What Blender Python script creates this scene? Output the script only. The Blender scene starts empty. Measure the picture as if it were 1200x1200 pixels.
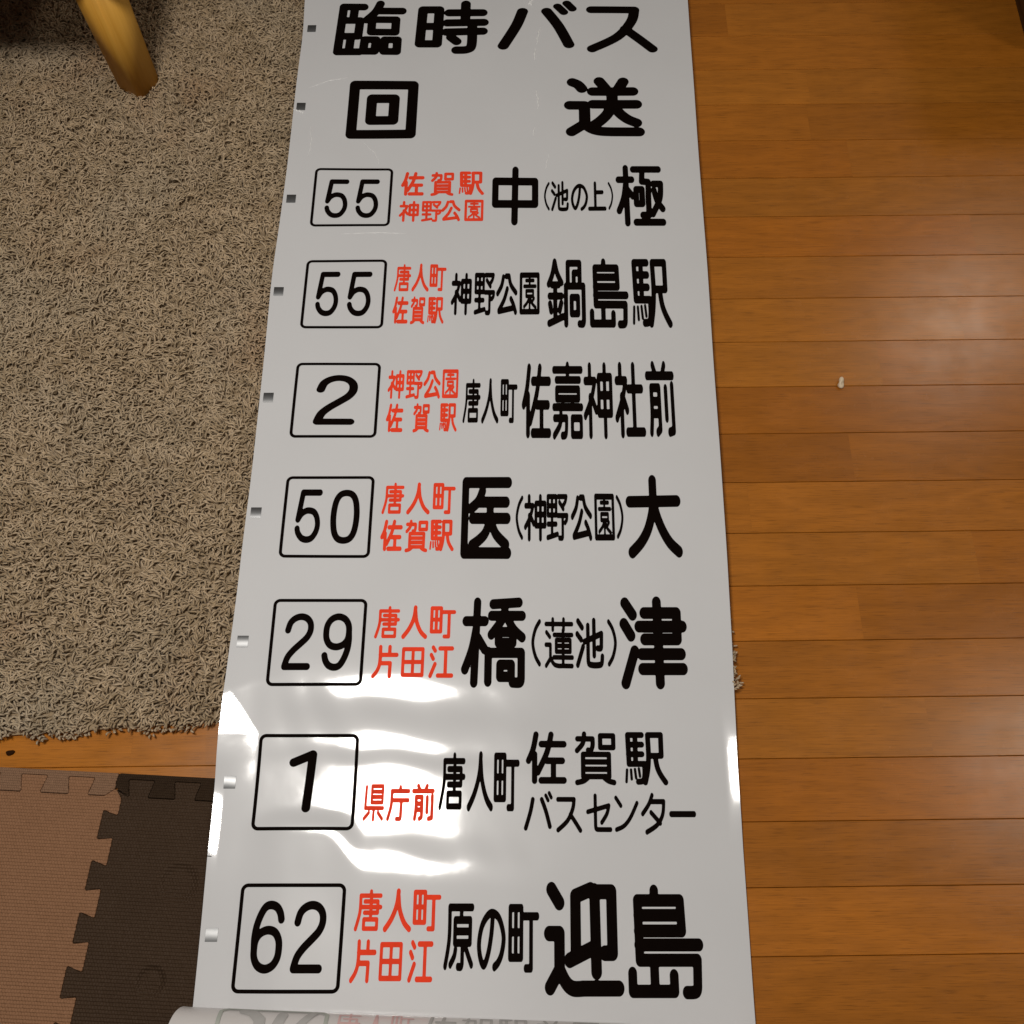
import bpy, bmesh, math, random
import numpy as np
R = math.radians
S = bpy.context.scene
COL = S.collection
rng = np.random.default_rng(7)

# ------------------------------------------------------------------ camera, world, lamps, exposure
CAM_H, CAM_T = 1.3, R(22.5)
cam = bpy.data.objects.new('camera', bpy.data.cameras.new('camera')); COL.objects.link(cam)
cam.location = (0, -CAM_H * math.tan(CAM_T), CAM_H); cam.rotation_euler = (CAM_T, 0, 0)
cam.data.sensor_width = 36; cam.data.lens = 36; cam.data.clip_start = .02; cam.data.clip_end = 60
S.camera = cam

W = bpy.data.worlds.new('World'); S.world = W; W.use_nodes = True
nt = W.node_tree; bg = nt.nodes['Background']
tc = nt.nodes.new('ShaderNodeTexCoord'); sx = nt.nodes.new('ShaderNodeSeparateXYZ'); rp = nt.nodes.new('ShaderNodeValToRGB')
nt.links.new(tc.outputs['Generated'], sx.inputs[0]); nt.links.new(sx.outputs['Z'], rp.inputs[0]); nt.links.new(rp.outputs[0], bg.inputs[0])
rp.color_ramp.elements[0].position = .0; rp.color_ramp.elements[0].color = (.16, .12, .085, 1)      # walls of the dim room
rp.color_ramp.elements[1].position = .9; rp.color_ramp.elements[1].color = (.60, .57, .53, 1)      # pale ceiling round the lamp
bg.inputs[1].default_value = .155

def lamp(name, loc, size, watt, col):
    l = bpy.data.lights.new(name, 'AREA'); l.shape = 'DISK'; l.size = size; l.energy = watt; l.color = col
    o = bpy.data.objects.new(name, l); COL.objects.link(o); o.location = loc
    return o
lamp('ceiling_lamp', (-.406, -.15, 2.0), .44, 20.5, (1, .955, .89))
lamp('downlight', (1.86, 1.80, 2.35), .42, 7.0, (1, .9, .76))
lamp('downlight', (1.88, .02, 2.35), .42, 7.0, (1, .9, .76))

S.view_settings.view_transform = 'Standard'; S.view_settings.look = 'None'
S.view_settings.exposure = .2; S.view_settings.gamma = 1; S.view_settings.use_curve_mapping = False

# ------------------------------------------------------------------ helpers
def tag(o, label=None, cat=None, group=None, kind=None):
    for k, v in (('label', label), ('category', cat), ('group', group), ('kind', kind)):
        if v: o[k] = v
    return o
def empty(name, loc=(0, 0, 0), rz=0):
    o = bpy.data.objects.new(name, None); COL.objects.link(o); o.location = loc; o.rotation_euler = (0, 0, rz); o.empty_display_size = .05
    return o
def link(name, me, mat=None, parent=None):
    o = bpy.data.objects.new(name, me); COL.objects.link(o)
    if mat: me.materials.append(mat)
    if parent: o.parent = parent
    return o
def raw_mesh(name, co, faces):
    """co (n,3) array, faces (m,k) array of equal-size faces."""
    me = bpy.data.meshes.new(name); co = np.asarray(co, np.float32); f = np.asarray(faces, np.int32); m, k = f.shape
    me.vertices.add(len(co)); me.vertices.foreach_set('co', co.ravel())
    me.loops.add(m * k); me.loops.foreach_set('vertex_index', f.ravel())
    me.polygons.add(m); me.polygons.foreach_set('loop_start', np.arange(0, m * k, k, dtype=np.int32))
    me.polygons.foreach_set('use_smooth', np.ones(m, bool)); me.update(calc_edges=True)
    return me
def attr(me, name, vals):
    a = me.attributes.new(name, 'FLOAT', 'POINT'); a.data.foreach_set('value', np.asarray(vals, np.float32))
def obj_bm(name, bm, mat, parent=None, smooth=False):
    me = bpy.data.meshes.new(name); bmesh.ops.recalc_face_normals(bm, faces=bm.faces); bm.to_mesh(me); bm.free()
    if smooth:
        for p in me.polygons: p.use_smooth = True
    return link(name, me, mat, parent)
def box(bm, c, s, bev=0.0, rz=0.0):
    import mathutils
    g = bmesh.ops.create_cube(bm, size=1)['verts']
    for v in g: v.co = (v.co.x * s[0], v.co.y * s[1], v.co.z * s[2])
    if bev:
        es = list({e for v in g for e in v.link_edges}); r = bmesh.ops.bevel(bm, geom=es, offset=bev, segments=2, affect='EDGES')
        g = list({v for f in r['faces'] for v in f.verts} | {v for v in g if v.is_valid})
    m = mathutils.Matrix.Translation(c) @ mathutils.Matrix.Rotation(rz, 4, 'Z')
    bmesh.ops.transform(bm, matrix=m, verts=g)

class NB:
    """small node builder"""
    def __init__(s, name, rough=.5, spec=.5):
        s.m = bpy.data.materials.new(name); s.m.use_nodes = True; s.t = s.m.node_tree
        s.b = s.t.nodes['Principled BSDF']; s.b.inputs['Roughness'].default_value = rough; s.b.inputs['Specular IOR Level'].default_value = spec
    def n(s, kind, **kw):
        nd = s.t.nodes.new('ShaderNode' + kind)
        for k, v in kw.items():
            if k.startswith('i_'):
                key = k[2:]; key = int(key) if key.isdigit() else key.replace('_', ' ')
                nd.inputs[key].default_value = v
            else: setattr(nd, k, v)
        return nd
    def l(s, a, b): s.t.links.new(a, b)
    def math(s, op, a, b=None, c=None):
        nd = s.n('Math', operation=op)
        for i, v in enumerate((a, b, c)):
            if v is None: continue
            if isinstance(v, (int, float)): nd.inputs[i].default_value = v
            else: s.l(v, nd.inputs[i])
        return nd.outputs[0]
    def mix(s, fac, a, b, mode='MIX'):
        nd = s.n('Mix', data_type='RGBA', blend_type=mode)
        for i, v in ((0, fac), (6, a), (7, b)):
            if isinstance(v, (int, float)): nd.inputs[i].default_value = v
            elif isinstance(v, tuple): nd.inputs[i].default_value = (*v, 1)
            else: s.l(v, nd.inputs[i])
        return nd.outputs[2]
    def noise(s, vec, scale, detail=3, rough=.5, out=0):
        nd = s.n('TexNoise'); nd.inputs['Scale'].default_value = scale; nd.inputs['Detail'].default_value = detail; nd.inputs['Roughness'].default_value = rough
        if vec is not None: s.l(vec, nd.inputs['Vector'])
        return nd.outputs[out]
    def coord(s, scale=(1, 1, 1), rz=0, kind='Object'):
        t = s.n('TexCoord'); mp = s.n('Mapping'); mp.inputs['Scale'].default_value = scale; mp.inputs['Rotation'].default_value = (0, 0, rz)
        s.l(t.outputs[kind], mp.inputs[0]); return mp.outputs[0]
    def bump(s, h, strength=.5, dist=.001):
        nd = s.n('Bump'); nd.inputs['Strength'].default_value = strength; nd.inputs['Distance'].default_value = dist
        s.l(h, nd.inputs['Height']); s.l(nd.outputs[0], s.b.inputs['Normal'])
    def ramp(s, v, lo, hi):
        nd = s.n('MapRange'); nd.inputs[1].default_value = lo; nd.inputs[2].default_value = hi; s.l(v, nd.inputs[0]); return nd.outputs[0]

# ------------------------------------------------------------------ the lie of the film: height above the boards at every point
def hermite(xs,ys,x):
    xs=np.asarray(xs,float);ys=np.asarray(ys,float)
    d=np.diff(ys)/np.diff(xs);m=np.zeros_like(ys)
    m[1:-1]=np.where(d[:-1]*d[1:]>0,2*d[:-1]*d[1:]/(d[:-1]+d[1:]+1e-12),0)
    x=np.clip(x,xs[0],xs[-1]);i=np.clip(np.searchsorted(xs,x)-1,0,len(xs)-2)
    w=xs[i+1]-xs[i];t=(x-xs[i])/w
    return (2*t**3-3*t**2+1)*ys[i]+(t**3-2*t**2+t)*w*m[i]+(-2*t**3+3*t**2)*ys[i+1]+(t**3-t**2)*w*m[i+1]
def smooth(t):
    t=np.clip(t,0,1);return t*t*t*(t*(6*t-15)+10)
YT=np.linspace(-.80,1.2,4001)
def table(pts,z0=.026):
    s=hermite([p[0] for p in pts],[p[1] for p in pts],YT)
    c=np.cumsum(s)*(YT[1]-YT[0])
    return c-c[-1]+z0
G=lambda y:.57*(y+.385)
def prof(e):  # e: list of (y, deviation from the slope that mirrors the lamp) ; None = flat
    return [(y,d+G(y)) for y,d in e]
MID=[(-.8,-.02),(-.64,-.02)]+prof([(-.56,.09),(-.50,.10),(-.474,.085),(-.449,-.01),(-.43,-.085),(-.414,-.06),(-.395,0),(-.37,.02),(-.352,.05),(-.338,.10),(-.321,.03),(-.309,.07),(-.285,.13),(-.262,.05),(-.248,-.01),(-.237,-.05),(-.21,-.11)])+[(-.12,.015),(0,0),(1.2,0)]
LEFT=[(-.8,0),(-.64,0)]+prof([(-.54,.1),(-.49,.1),(-.46,.06),(-.43,.0),(-.40,.01),(-.375,.02),(-.35,.045),(-.336,.06),(-.318,.055),(-.30,.065),(-.255,.055),(-.24,-.07)])+[(-.16,.02),(0,0),(1.2,0)]
RIGHT=[(-.8,-.01),(-.64,-.01),(-.46,-.01)]+prof([(-.42,.05),(-.39,.02),(-.31,0),(-.28,.02)])+[(-.22,.09),(-.14,.05),(0,0),(1.2,0)]
TM,TL,TR=table(MID),table(LEFT),table(RIGHT)
def height(x,y):
    x=np.asarray(x,float);y=np.asarray(y,float)
    yy=y+.012*np.sin(9*x+1.0)-.03*(x+.15)*smooth((-.2-y)/.1)
    yy=yy+smooth((-.385-y)/.05)*(.012-.045*smooth((-.165-x)/.07))+smooth((-.14-y)/.08)*(.0022*np.sin(55*x+.5)+.0008*np.sin(97*x+60*y+2*np.sin(23*x)))
    m=np.interp(yy+.0,YT,TM);l=np.interp(y-.25*(x+.34)+.0012*np.sin(120*x),YT,TL);r=np.interp(y,YT,TR)
    wl=1-smooth((x+.335)/.075);wr=smooth((x+.02)/.2)
    h=m*(1-wl)*(1-wr)+l*wl+r*wr*(1-wl)
    # left edge lifts a little where it leaves the rug, right edge curls up
    a=np.clip((-.314-.75*np.clip(y+.305,0,.08)-x),0,None); h=h+.118*a*a/(a+.006)*np.exp(-((y+.29)/.07)**4)
    a=np.clip((-.3515-x),0,None); h=h+.125*a*a/(a+.002)*np.exp(-((y+.415)/.045)**4)
    b=np.clip((x-.262),0,None); h=h+.26*b*b/(b+.004)*np.exp(-((y+.35)/.075)**4)
    # the right part bridges from the rug down to the boards
    s=x-(.292+.085*(y+.25)); h=h-.017*smooth((s+.08)/.22)*smooth((y+.15)/.3)
    # slow undulation of the film on the pile
    k=smooth((y+.22)/.15)
    h=h+k*(.0007*np.sin(23*x+5*y+.6)*np.sin(14*y+3*x)+.0004*np.sin(31*y-9*x))
    h=np.maximum(h,.0025)
    return h+np.where(h<.0086,(.0086-h)*(1-smooth((y+.35)/.04))*(1-smooth((x+.12)/.08)),0)

# ------------------------------------------------------------------ materials
def mat_floor():
    k = NB('oak_flooring', .34, .36)
    tone = k.n('Attribute', attribute_name='tone').outputs['Fac']; hue = k.n('Attribute', attribute_name='hue').outputs['Fac']
    t = k.n('TexCoord'); add = k.n('VectorMath', operation='ADD'); k.l(t.outputs['Object'], add.inputs[0])
    comb = k.n('CombineXYZ'); k.l(k.math('MULTIPLY', tone, 37.), comb.inputs[0]); k.l(k.math('MULTIPLY', hue, 53.), comb.inputs[1]); k.l(comb.outputs[0], add.inputs[1])
    def mp(sc):
        m = k.n('Mapping'); m.inputs['Scale'].default_value = sc; k.l(add.outputs[0], m.inputs[0]); return m.outputs[0]
    # broad cathedral figure: rings warped by noise, stretched along the board
    warp = k.noise(mp((3.0, 16, 1)), 1.0, 2, .5)
    fig = k.math('FRACT', k.math('MULTIPLY', warp, 7.0)); fig = k.math('ABSOLUTE', k.math('SUBTRACT', fig, .5))
    fig = k.ramp(fig, .0, .5)
    fine = k.noise(mp((9, 480, 1)), 1.0, 4, .65); pores = k.ramp(k.noise(mp((34, 1100, 1)), 1.0, 2, .5), .55, .68)
    broad = k.noise(mp((2.2, 6, 1)), 1.0, 2, .5)
    base = k.mix(hue, (.440, .140, .0125), (.470, .166, .0185))
    v = k.math('ADD', k.math('MULTIPLY', tone, .22), .76)
    v = k.math('MULTIPLY', v, k.math('ADD', k.math('MULTIPLY', fig, .14), .93))
    v = k.math('MULTIPLY', v, k.math('ADD', k.math('MULTIPLY', fine, .52), .74))
    v = k.math('MULTIPLY', v, k.math('ADD', k.math('MULTIPLY', broad, .36), .82))
    v = k.math('MULTIPLY', v, k.math('SUBTRACT', 1.0, k.math('MULTIPLY', pores, .34)))
    vm = k.n('VectorMath', operation='SCALE'); k.l(base, vm.inputs[0]); k.l(v, vm.inputs['Scale'])
    k.l(vm.outputs[0], k.b.inputs['Base Color'])
    k.l(k.math('ADD', k.math('MULTIPLY', k.noise(k.coord((1, 1, 1)), 22, 3), .14), .19), k.b.inputs['Roughness'])
    k.bump(k.math('ADD', fine, k.math('MULTIPLY', k.noise(k.coord((4, 14, 1)), 2, 2), 1.6)), .12, .0006)
    return k.m
def mat_film(name='white_film', col=(.70, .70, .715)):
    k = NB(name, .09, .5); k.b.inputs['Coat Weight'].default_value = .36; k.b.inputs['Coat Roughness'].default_value = .3
    n1 = k.noise(k.coord(), 9, 3); c = k.mix(k.ramp(n1, .3, .7), tuple(c * .975 for c in col), col)
    k.l(c, k.b.inputs['Base Color'])
    k.bump(k.math('ADD', k.noise(k.coord(), 16, 3, .55), k.math('MULTIPLY', k.noise(k.coord((1, .35, 1), .4), 55, 2), .12)), .10, .0022)
    return k.m
def mat_ink(name, col, rough=.7):
    k = NB(name, rough, .02); n1 = k.noise(k.coord(), 60, 3)
    k.l(k.mix(n1, tuple(c * .8 for c in col), tuple(c * 1.2 for c in col)), k.b.inputs['Base Color']); return k.m
def mat_foil():
    k = NB('silver_foil', .42, .5); k.b.inputs['Metallic'].default_value = 1
    k.l(k.mix(k.noise(k.coord(), 90, 2), (.25, .255, .265), (.36, .36, .36)), k.b.inputs['Base Color']); return k.m
def mat_yarn():
    k = NB('shaggy_yarn', .95, .08); k.b.inputs['Sheen Weight'].default_value = .12
    tone = k.n('Attribute', attribute_name='tone').outputs['Fac']
    c = k.mix(tone, (.365, .265, .156), (.59, .452, .300))
    red = k.ramp(k.noise(k.coord(), 6.5, 3, .6), .56, .72); c = k.mix(k.math('MULTIPLY', red, .45), c, (.43, .262, .145))
    grey = k.ramp(k.noise(k.coord((1, 1, 1), .7), 4.0, 2, .5), .5, .7); c = k.mix(k.math('MULTIPLY', grey, .3), c, (.46, .41, .32))
    k.l(c, k.b.inputs['Base Color']); k.bump(k.noise(k.coord(), 900, 2), .5, .0004); return k.m
def mat_backing():
    k = NB('rug_backing', .95, .05); k.l(k.mix(k.noise(k.coord(), 300, 2), (.30, .22, .135), (.40, .30, .19)), k.b.inputs['Base Color']); return k.m
def mat_foam(name, a, b, pitch, dents=()):
    k = NB(name, .62, .2); co = k.coord(); s = k.n('SeparateXYZ'); k.l(co, s.inputs[0])
    u, v = s.outputs[0], s.outputs[1]
    rows = k.math('SINE', k.math('MULTIPLY', v, 2 * math.pi / pitch))
    row_id = k.math('FLOOR', k.math('DIVIDE', v, pitch))
    cols = k.math('SINE', k.math('ADD', k.math('MULTIPLY', u, 2 * math.pi / (pitch * .92)), k.math('MULTIPLY', row_id, math.pi)))
    h = k.math('ADD', k.math('MULTIPLY', rows, .55), k.math('MULTIPLY', cols, .5))
    h = k.math('ADD', h, k.math('MULTIPLY', k.noise(co, 330, 2), 1.7))
    for dx, dy, r, deep in dents:
        d = k.math('SQRT', k.math('ADD', k.math('POWER', k.math('SUBTRACT', u, dx), 2.0), k.math('POWER', k.math('SUBTRACT', v, dy), 2.0)))
        sm = k.n('MapRange', interpolation_type='SMOOTHSTEP'); sm.inputs[1].default_value = r * .55; sm.inputs[2].default_value = r * 1.03; sm.inputs[3].default_value = -deep; sm.inputs[4].default_value = 0
        k.l(d, sm.inputs[0]); h = k.math('ADD', h, sm.outputs[0])
        sm2 = k.n('MapRange', interpolation_type='SMOOTHSTEP'); sm2.inputs[1].default_value = 0; sm2.inputs[2].default_value = r * .6; sm2.inputs[3].default_value = deep * .15; sm2.inputs[4].default_value = 0
        k.l(d, sm2.inputs[0]); h = k.math('ADD', h, sm2.outputs[0])
    n2 = k.noise(co, 14, 3)
    c = k.mix(n2, a, b)
    spk = k.ramp(k.noise(co, 420, 1), .66, .78); c = k.mix(k.math('MULTIPLY', spk, .22), c, tuple(min(1, x * 2.2) for x in b))
    k.l(c, k.b.inputs['Base Color']); k.bump(h, 1.0, .0007); return k.m
def mat_wood(name, a, b, axis='Z', rough=.4):
    sc = {'X': (3, 60, 60), 'Y': (60, 3, 60), 'Z': (60, 60, 3)}[axis]
    k = NB(name, rough, .4); g = k.noise(k.coord(sc), 1.0, 4, .6); f = k.noise(k.coord(tuple(x * 6 for x in sc)), 1.0, 2, .5)
    c = k.mix(k.ramp(g, .3, .7), a, b); c = k.mix(k.math('MULTIPLY', f, .25), c, tuple(x * .6 for x in a)); k.l(c, k.b.inputs['Base Color'])
    k.bump(f, .15, .0005); return k.m

M_FLOOR, M_FILM = mat_floor(), mat_film()
M_BLACK, M_RED = mat_ink('black_ink', (.0042, .0020, .0012)), mat_ink('red_ink', (.93, .066, .026))
M_FOIL, M_YARN, M_BACK = mat_foil(), mat_yarn(), mat_backing()
MAT_TOP = .0065
M_TAN = mat_foam('tan_foam', (.275, .137, .070), (.315, .160, .085), .0038)
M_DARK = mat_foam('dark_brown_foam', (.049, .0275, .0150), (.062, .036, .020), .0040, ((.0967, -.1053, .025, 7.0), (.083, -.2118, .0185, 7.0)))
M_TANS = mat_foam('tan_edging_foam', (.262, .145, .085), (.295, .168, .10), .0029)
M_DARKS = mat_foam('dark_edging_foam', (.033, .018, .009), (.041, .023, .0115), .0029)
M_LEG = mat_wood('honey_wood', (.66, .31, .034), (.82, .44, .075), 'Z', .5)
M_TOP = mat_wood('honey_wood_top', (.40, .165, .022), (.56, .26, .05), 'X', .38)
M_CAB = mat_wood('dark_walnut', (.035, .015, .006), (.06, .026, .010), 'Y', .4)
M_KNOB = NB('brass', .35).m; M_KNOB.node_tree.nodes['Principled BSDF'].inputs['Metallic'].default_value = 1; M_KNOB.node_tree.nodes['Principled BSDF'].inputs['Base Color'].default_value = (.5, .36, .16, 1)

# ------------------------------------------------------------------ the setting: floor boards
def build_floor():
    PITCH, YAW, L = .0756, R(.7), 1
    co, fa, tone, hue = [], [], [], []
    r = random.Random(11); y0 = .0463 - .475 * math.tan(YAW)
    gap, ch, dep = .00025, .0006, .0007
    for k in range(-26, 34):
        x = -3.2 - r.random() * .8
        while x < 3.2:
            ln = r.choice((.45, .6, .9, .9, 1.2)) * r.uniform(.85, 1.15); x1 = x + ln
            ya, yb = y0 + k * PITCH + gap, y0 + (k + 1) * PITCH - gap
            e = -.00002
            ring = lambda i, z: [(x + e, ya + i, z), (x1 - e, ya + i, z), (x1 - e, yb - i, z), (x + e, yb - i, z)]
            b = len(co); co += ring(0, -.006) + ring(0, -dep) + ring(ch, 0)
            for q in (0, 4):
                for j in range(4): fa.append((b + q + j, b + q + (j + 1) % 4, b + q + 4 + (j + 1) % 4, b + q + 4 + j))
            fa.append((b + 8, b + 9, b + 10, b + 11))
            t, h = min(1, max(0, r.gauss(.5, .22))), r.random()
            tone += [t] * 12; hue += [h] * 12; x = x1
    b = len(co); co += [(-4, -4, -.0055), (4, -4, -.0055), (4, 4, -.0055), (-4, 4, -.0055)]; fa.append((b, b + 1, b + 2, b + 3)); tone += [0] * 4; hue += [0] * 4
    me = raw_mesh('floor', co, fa); me.polygons.foreach_set('use_smooth', np.zeros(len(fa), bool))
    attr(me, 'tone', tone); attr(me, 'hue', hue)
    o = link('floor', me, M_FLOOR); o.rotation_euler = (0, 0, YAW)
    tag(o, 'honey brown strip wood floor with thin dark seams', 'floor', kind='structure')
build_floor()

# ------------------------------------------------------------------ shaggy rug
def build_rug():
    root = empty('shaggy_rug', (.297, -.256, 0)); tag(root, 'shaggy beige brown rug partly under the white printed film', 'rug')
    ex = np.array([math.cos(R(3.8)), math.sin(R(3.8))]); ang = R(4.9); ey = np.array([-math.sin(ang), math.cos(ang)])
    O = np.array([.297, -.256])
    def loc(p): q = np.asarray(p) - O; d = ex[0] * ey[1] - ex[1] * ey[0]; return (q[..., 0] * ey[1] - q[..., 1] * ey[0]) / d, (ex[0] * q[..., 1] - ex[1] * q[..., 0]) / d
    # backing slab (local coordinates about the corner)
    bm = bmesh.new(); P = [O * 0 + ex * -.012 + ey * .012, ex * -1.45 + ey * .012, ex * -1.45 + ey * 1.75, ex * -.012 + ey * 1.75]
    lo = [bm.verts.new((*p, .0008)) for p in P]; hi = [bm.verts.new((*p, .006)) for p in P]
    bm.faces.new(lo[::-1]); bm.faces.new(hi)
    for i in range(4): bm.faces.new((lo[i], lo[(i + 1) % 4], hi[(i + 1) % 4], hi[i]))
    obj_bm('backing', bm, M_BACK, root)
    # yarns
    sp = .0036
    gx, gy = np.meshgrid(np.arange(-1.14, .31, sp), np.arange(-.36, 1.24, sp)); p = np.stack([gx.ravel(), gy.ravel()], -1)
    p = p + rng.uniform(-.5, .5, p.shape) * sp
    a, b = loc(p); inside = (a < -.006) & (b > .006 + .004 * np.sin(p[:, 0] * 47) + .003 * np.sin(p[:, 0] * 131 + 1))
    x, y = p.T
    seen = ((x < -.305) | ((x > .215) & (y < .06))) & inside
    p = p[seen]; x, y = p.T; n = len(p)
    cell = .0105; q = p / cell + .35 * np.stack([np.sin(61 * y), np.sin(53 * x)], -1); q = np.floor(q).astype(np.int64); hsh = (q[:, 0] * 73856093) ^ (q[:, 1] * 19349663)
    tuft = lambda k: ((hsh * (2654435761 + 2 * k) + k * 974634) % 1000003) / 1000003.
    edge_in = np.minimum(loc(p)[1], -loc(p)[0])
    sw = .9 * np.sin(9 * x + 4 * y) + .8 * np.sin(7 * y - 5 * x + 1.3) + .6 * np.sin(19 * x - 13 * y)
    az = 2 * np.pi * tuft(1) + rng.normal(0, .95, n); az = np.arctan2(.62 * np.sin(az), np.cos(az)) + .35 * sw
    ln = rng.uniform(.010, .018, n) * np.clip(edge_in / .022, .45, 1); top = (rng.uniform(.0125, .0185, n) + .0065 * (tuft(2) - .5)) * np.clip(.55 + edge_in / .03, .5, 1)
    patch = .5 + .5 * np.sin(23 * x + 11 * y + 2 * np.sin(17 * y)); top *= .86 + .14 * patch
    K, Q = 6, 4
    t = np.linspace(0, 1, K)[None]
    bend = rng.uniform(.45, .8, n)[:, None]; curl = rng.normal(0, .8, n)[:, None]
    ang2 = az[:, None] + curl * (t - .3)
    dr = ln[:, None] / (K - 1) * (.35 + .9 * t)
    cx = x[:, None] + np.cumsum(np.cos(ang2) * dr, 1); cy = y[:, None] + np.cumsum(np.sin(ang2) * dr, 1)
    cz = .0045 + (top[:, None] - .0045) * np.sin(np.pi * bend * t) / np.sin(np.pi * np.minimum(bend, .5))
    cz = np.maximum(cz, .0022)
    under = (cx > -.372) & (cx < .281); lim = np.maximum(height(cx, cy) - .0028, .002); cz = np.where(under, np.minimum(cz, lim), cz)
    # the table leg presses into the pile
    C = np.stack([cx, cy, cz], -1); T = np.gradient(C, axis=1); T /= np.linalg.norm(T, axis=-1, keepdims=True) + 1e-9
    up = np.array([0, 0, 1.]); side = np.cross(T, up); side /= np.linalg.norm(side, axis=-1, keepdims=True) + 1e-9; nor = np.cross(side, T)
    rad = rng.uniform(.00095, .0015, n)[:, None] * np.array([.8, 1, 1.05, 1.05, .95, .45])[None]
    th = np.arange(Q) * 2 * np.pi / Q
    V = C[:, :, None] + rad[:, :, None, None] * (np.cos(th)[None, None, :, None] * side[:, :, None] + .8 * np.sin(th)[None, None, :, None] * nor[:, :, None])
    V[..., 2] = np.maximum(V[..., 2], .0012)
    idx = np.arange(n * K * Q).reshape(n, K, Q)
    A = idx[:, :-1]; Bn = idx[:, 1:]
    f = np.stack([A, np.roll(A, -1, 2), np.roll(Bn, -1, 2), Bn], -1).reshape(-1, 4)
    cap = idx[:, -1][:, [0, 1, 2, 3]]; f = np.concatenate([f, cap])
    me = raw_mesh('pile', V.reshape(-1, 3) - np.array([.297, -.256, 0]), f)
    tone = np.clip(rng.normal(.5, .2, n) + .75 * (tuft(3) - .5) + .16 * np.sin(37 * x + 2 * np.sin(29 * y)) * np.sin(33 * y + 1.7 * np.sin(41 * x)), 0, 1); attr(me, 'tone', np.repeat(tone, K * Q))
    tag(link('pile', me, M_YARN, root), kind='stuff')
build_rug()

# ------------------------------------------------------------------ foam puzzle mats
def build_mats():
    O = np.array([-.4872, -.3705]); aU, aV = R(-2.9), R(-5.07)
    eu = np.array([math.cos(aU), math.sin(aU)]); ev = np.array([-math.sin(aV), math.cos(aV)])
    P = .0583
    def tabs(tops, sgn=1):            # dovetail tabs along the top edge, pointing up into the edging strip
        out = []
        for a, b in tops: out += [(a + .0048, -.0095), (a, .0115), (b, .0115), (b - .0048, -.0095)]
        return out
    def teeth(n):                     # teeth of the dark tile pointing left into the tan one, from the top down
        out = []
        for k in range(n):
            v = -P * k; out += [(.0098, -.0322 + v), (-.0092, -.0262 + v), (-.0092, -.0606 + v), (.0098, -.0578 + v)]
        return out
    ltop = [(-.1205 - P * k, -.0875 - P * k) for k in range(5, -1, -1)] + [(-.0615, -.0285)]
    rtop = [(.0135, .0460)] + [(.0705 + P * k, .1035 + P * k) for k in range(6)]
    T = teeth(7)
    tan = [(-.48, -.0095)] + tabs(ltop) + [(-.0125, -.0095), (.0, .0), (.0098, -.012)] + T + [(.0098, -.445), (-.48, -.445)]
    dark = [(.0098, -.012), (.0, .0)] + tabs(rtop) + [(.46, -.0095), (.46, -.445), (.0098, -.445)] + T[::-1]
    tans = [(-.48, .0185), (.0, .0185)] + [(-.002, .007), (.0, .0), (-.0125, -.0095)] + tabs(ltop)[::-1] + [(-.48, -.0095)]
    darks = [(.0, .0185), (.46, .0185), (.46, -.0095)] + tabs(rtop)[::-1] + [(.0, .0), (-.002, .007)]
    def ccw(p):
        a = sum(p[i][0] * p[(i + 1) % len(p)][1] - p[(i + 1) % len(p)][0] * p[i][1] for i in range(len(p))); return p if a > 0 else p[::-1]
    def inset(p, d):
        p = np.array(p); n = len(p); out = []
        for i in range(n):
            e1 = p[i] - p[i - 1]; e2 = p[(i + 1) % n] - p[i]; n1 = np.array([-e1[1], e1[0]]) / np.linalg.norm(e1); n2 = np.array([-e2[1], e2[0]]) / np.linalg.norm(e2)
            m = n1 + n2; m /= max(.35, np.dot(m, n1)); out.append(p[i] + m * d)
        return np.array(out)
    def rounded(p, c=.0016):          # clip each corner so that no point is needle sharp
        p = np.array(p); out = []; n = len(p)
        for i in range(n):
            for q, s in ((p[i - 1], 0), (p[(i + 1) % n], 1)):
                d = q - p[i]; L = np.linalg.norm(d); out.append(p[i] + d / L * min(c, L * .3))
        return out
    def build(name, poly, mat, label, cat, top=MAT_TOP):
        p = rounded(ccw(poly)); rings = [(inset(p, .0002), .0004), (inset(p, .0002), top - .0009), (inset(p, .0005), top - .0003), (inset(p, .0011), top)]
        bm = bmesh.new(); vs = []
        for q, z in rings: vs.append([bm.verts.new((u, v, z)) for u, v in q])
        n = len(p)
        for a, b in zip(vs, vs[1:]):
            for i in range(n): bm.faces.new((a[i], a[(i + 1) % n], b[(i + 1) % n], b[i]))
        bm.faces.new(vs[-1]); bm.faces.new(vs[0][::-1])
        o = obj_bm(name, bm, mat)
        import mathutils
        sk = mathutils.Matrix(((eu[0], ev[0], 0, 0), (eu[1], ev[1], 0, 0), (0, 0, 1, 0), (0, 0, 0, 1)))
        # bake the slight skew into the mesh with u,v kept for the weave by rotating only the object
        rot = mathutils.Matrix.Rotation(aU, 4, 'Z'); o.data.transform(rot.inverted() @ sk)
        o.location = (O[0], O[1], 0); o.rotation_euler = (0, 0, aU)
        tag(o, label, cat); return o
    build('foam_tile', tan, M_TAN, 'tan foam puzzle tile in the lower left corner', 'foam mat')
    build('foam_tile', dark, M_DARK, 'dark brown foam puzzle tile with two round dents beside the film', 'foam mat')
    build('edging_strip', tans, M_TANS, 'tan edging strip along the top of the tan foam tile', 'mat edging')
    build('edging_strip', darks, M_DARKS, 'dark brown edging strip along the top of the dark foam tile', 'mat edging')
build_mats()

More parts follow.
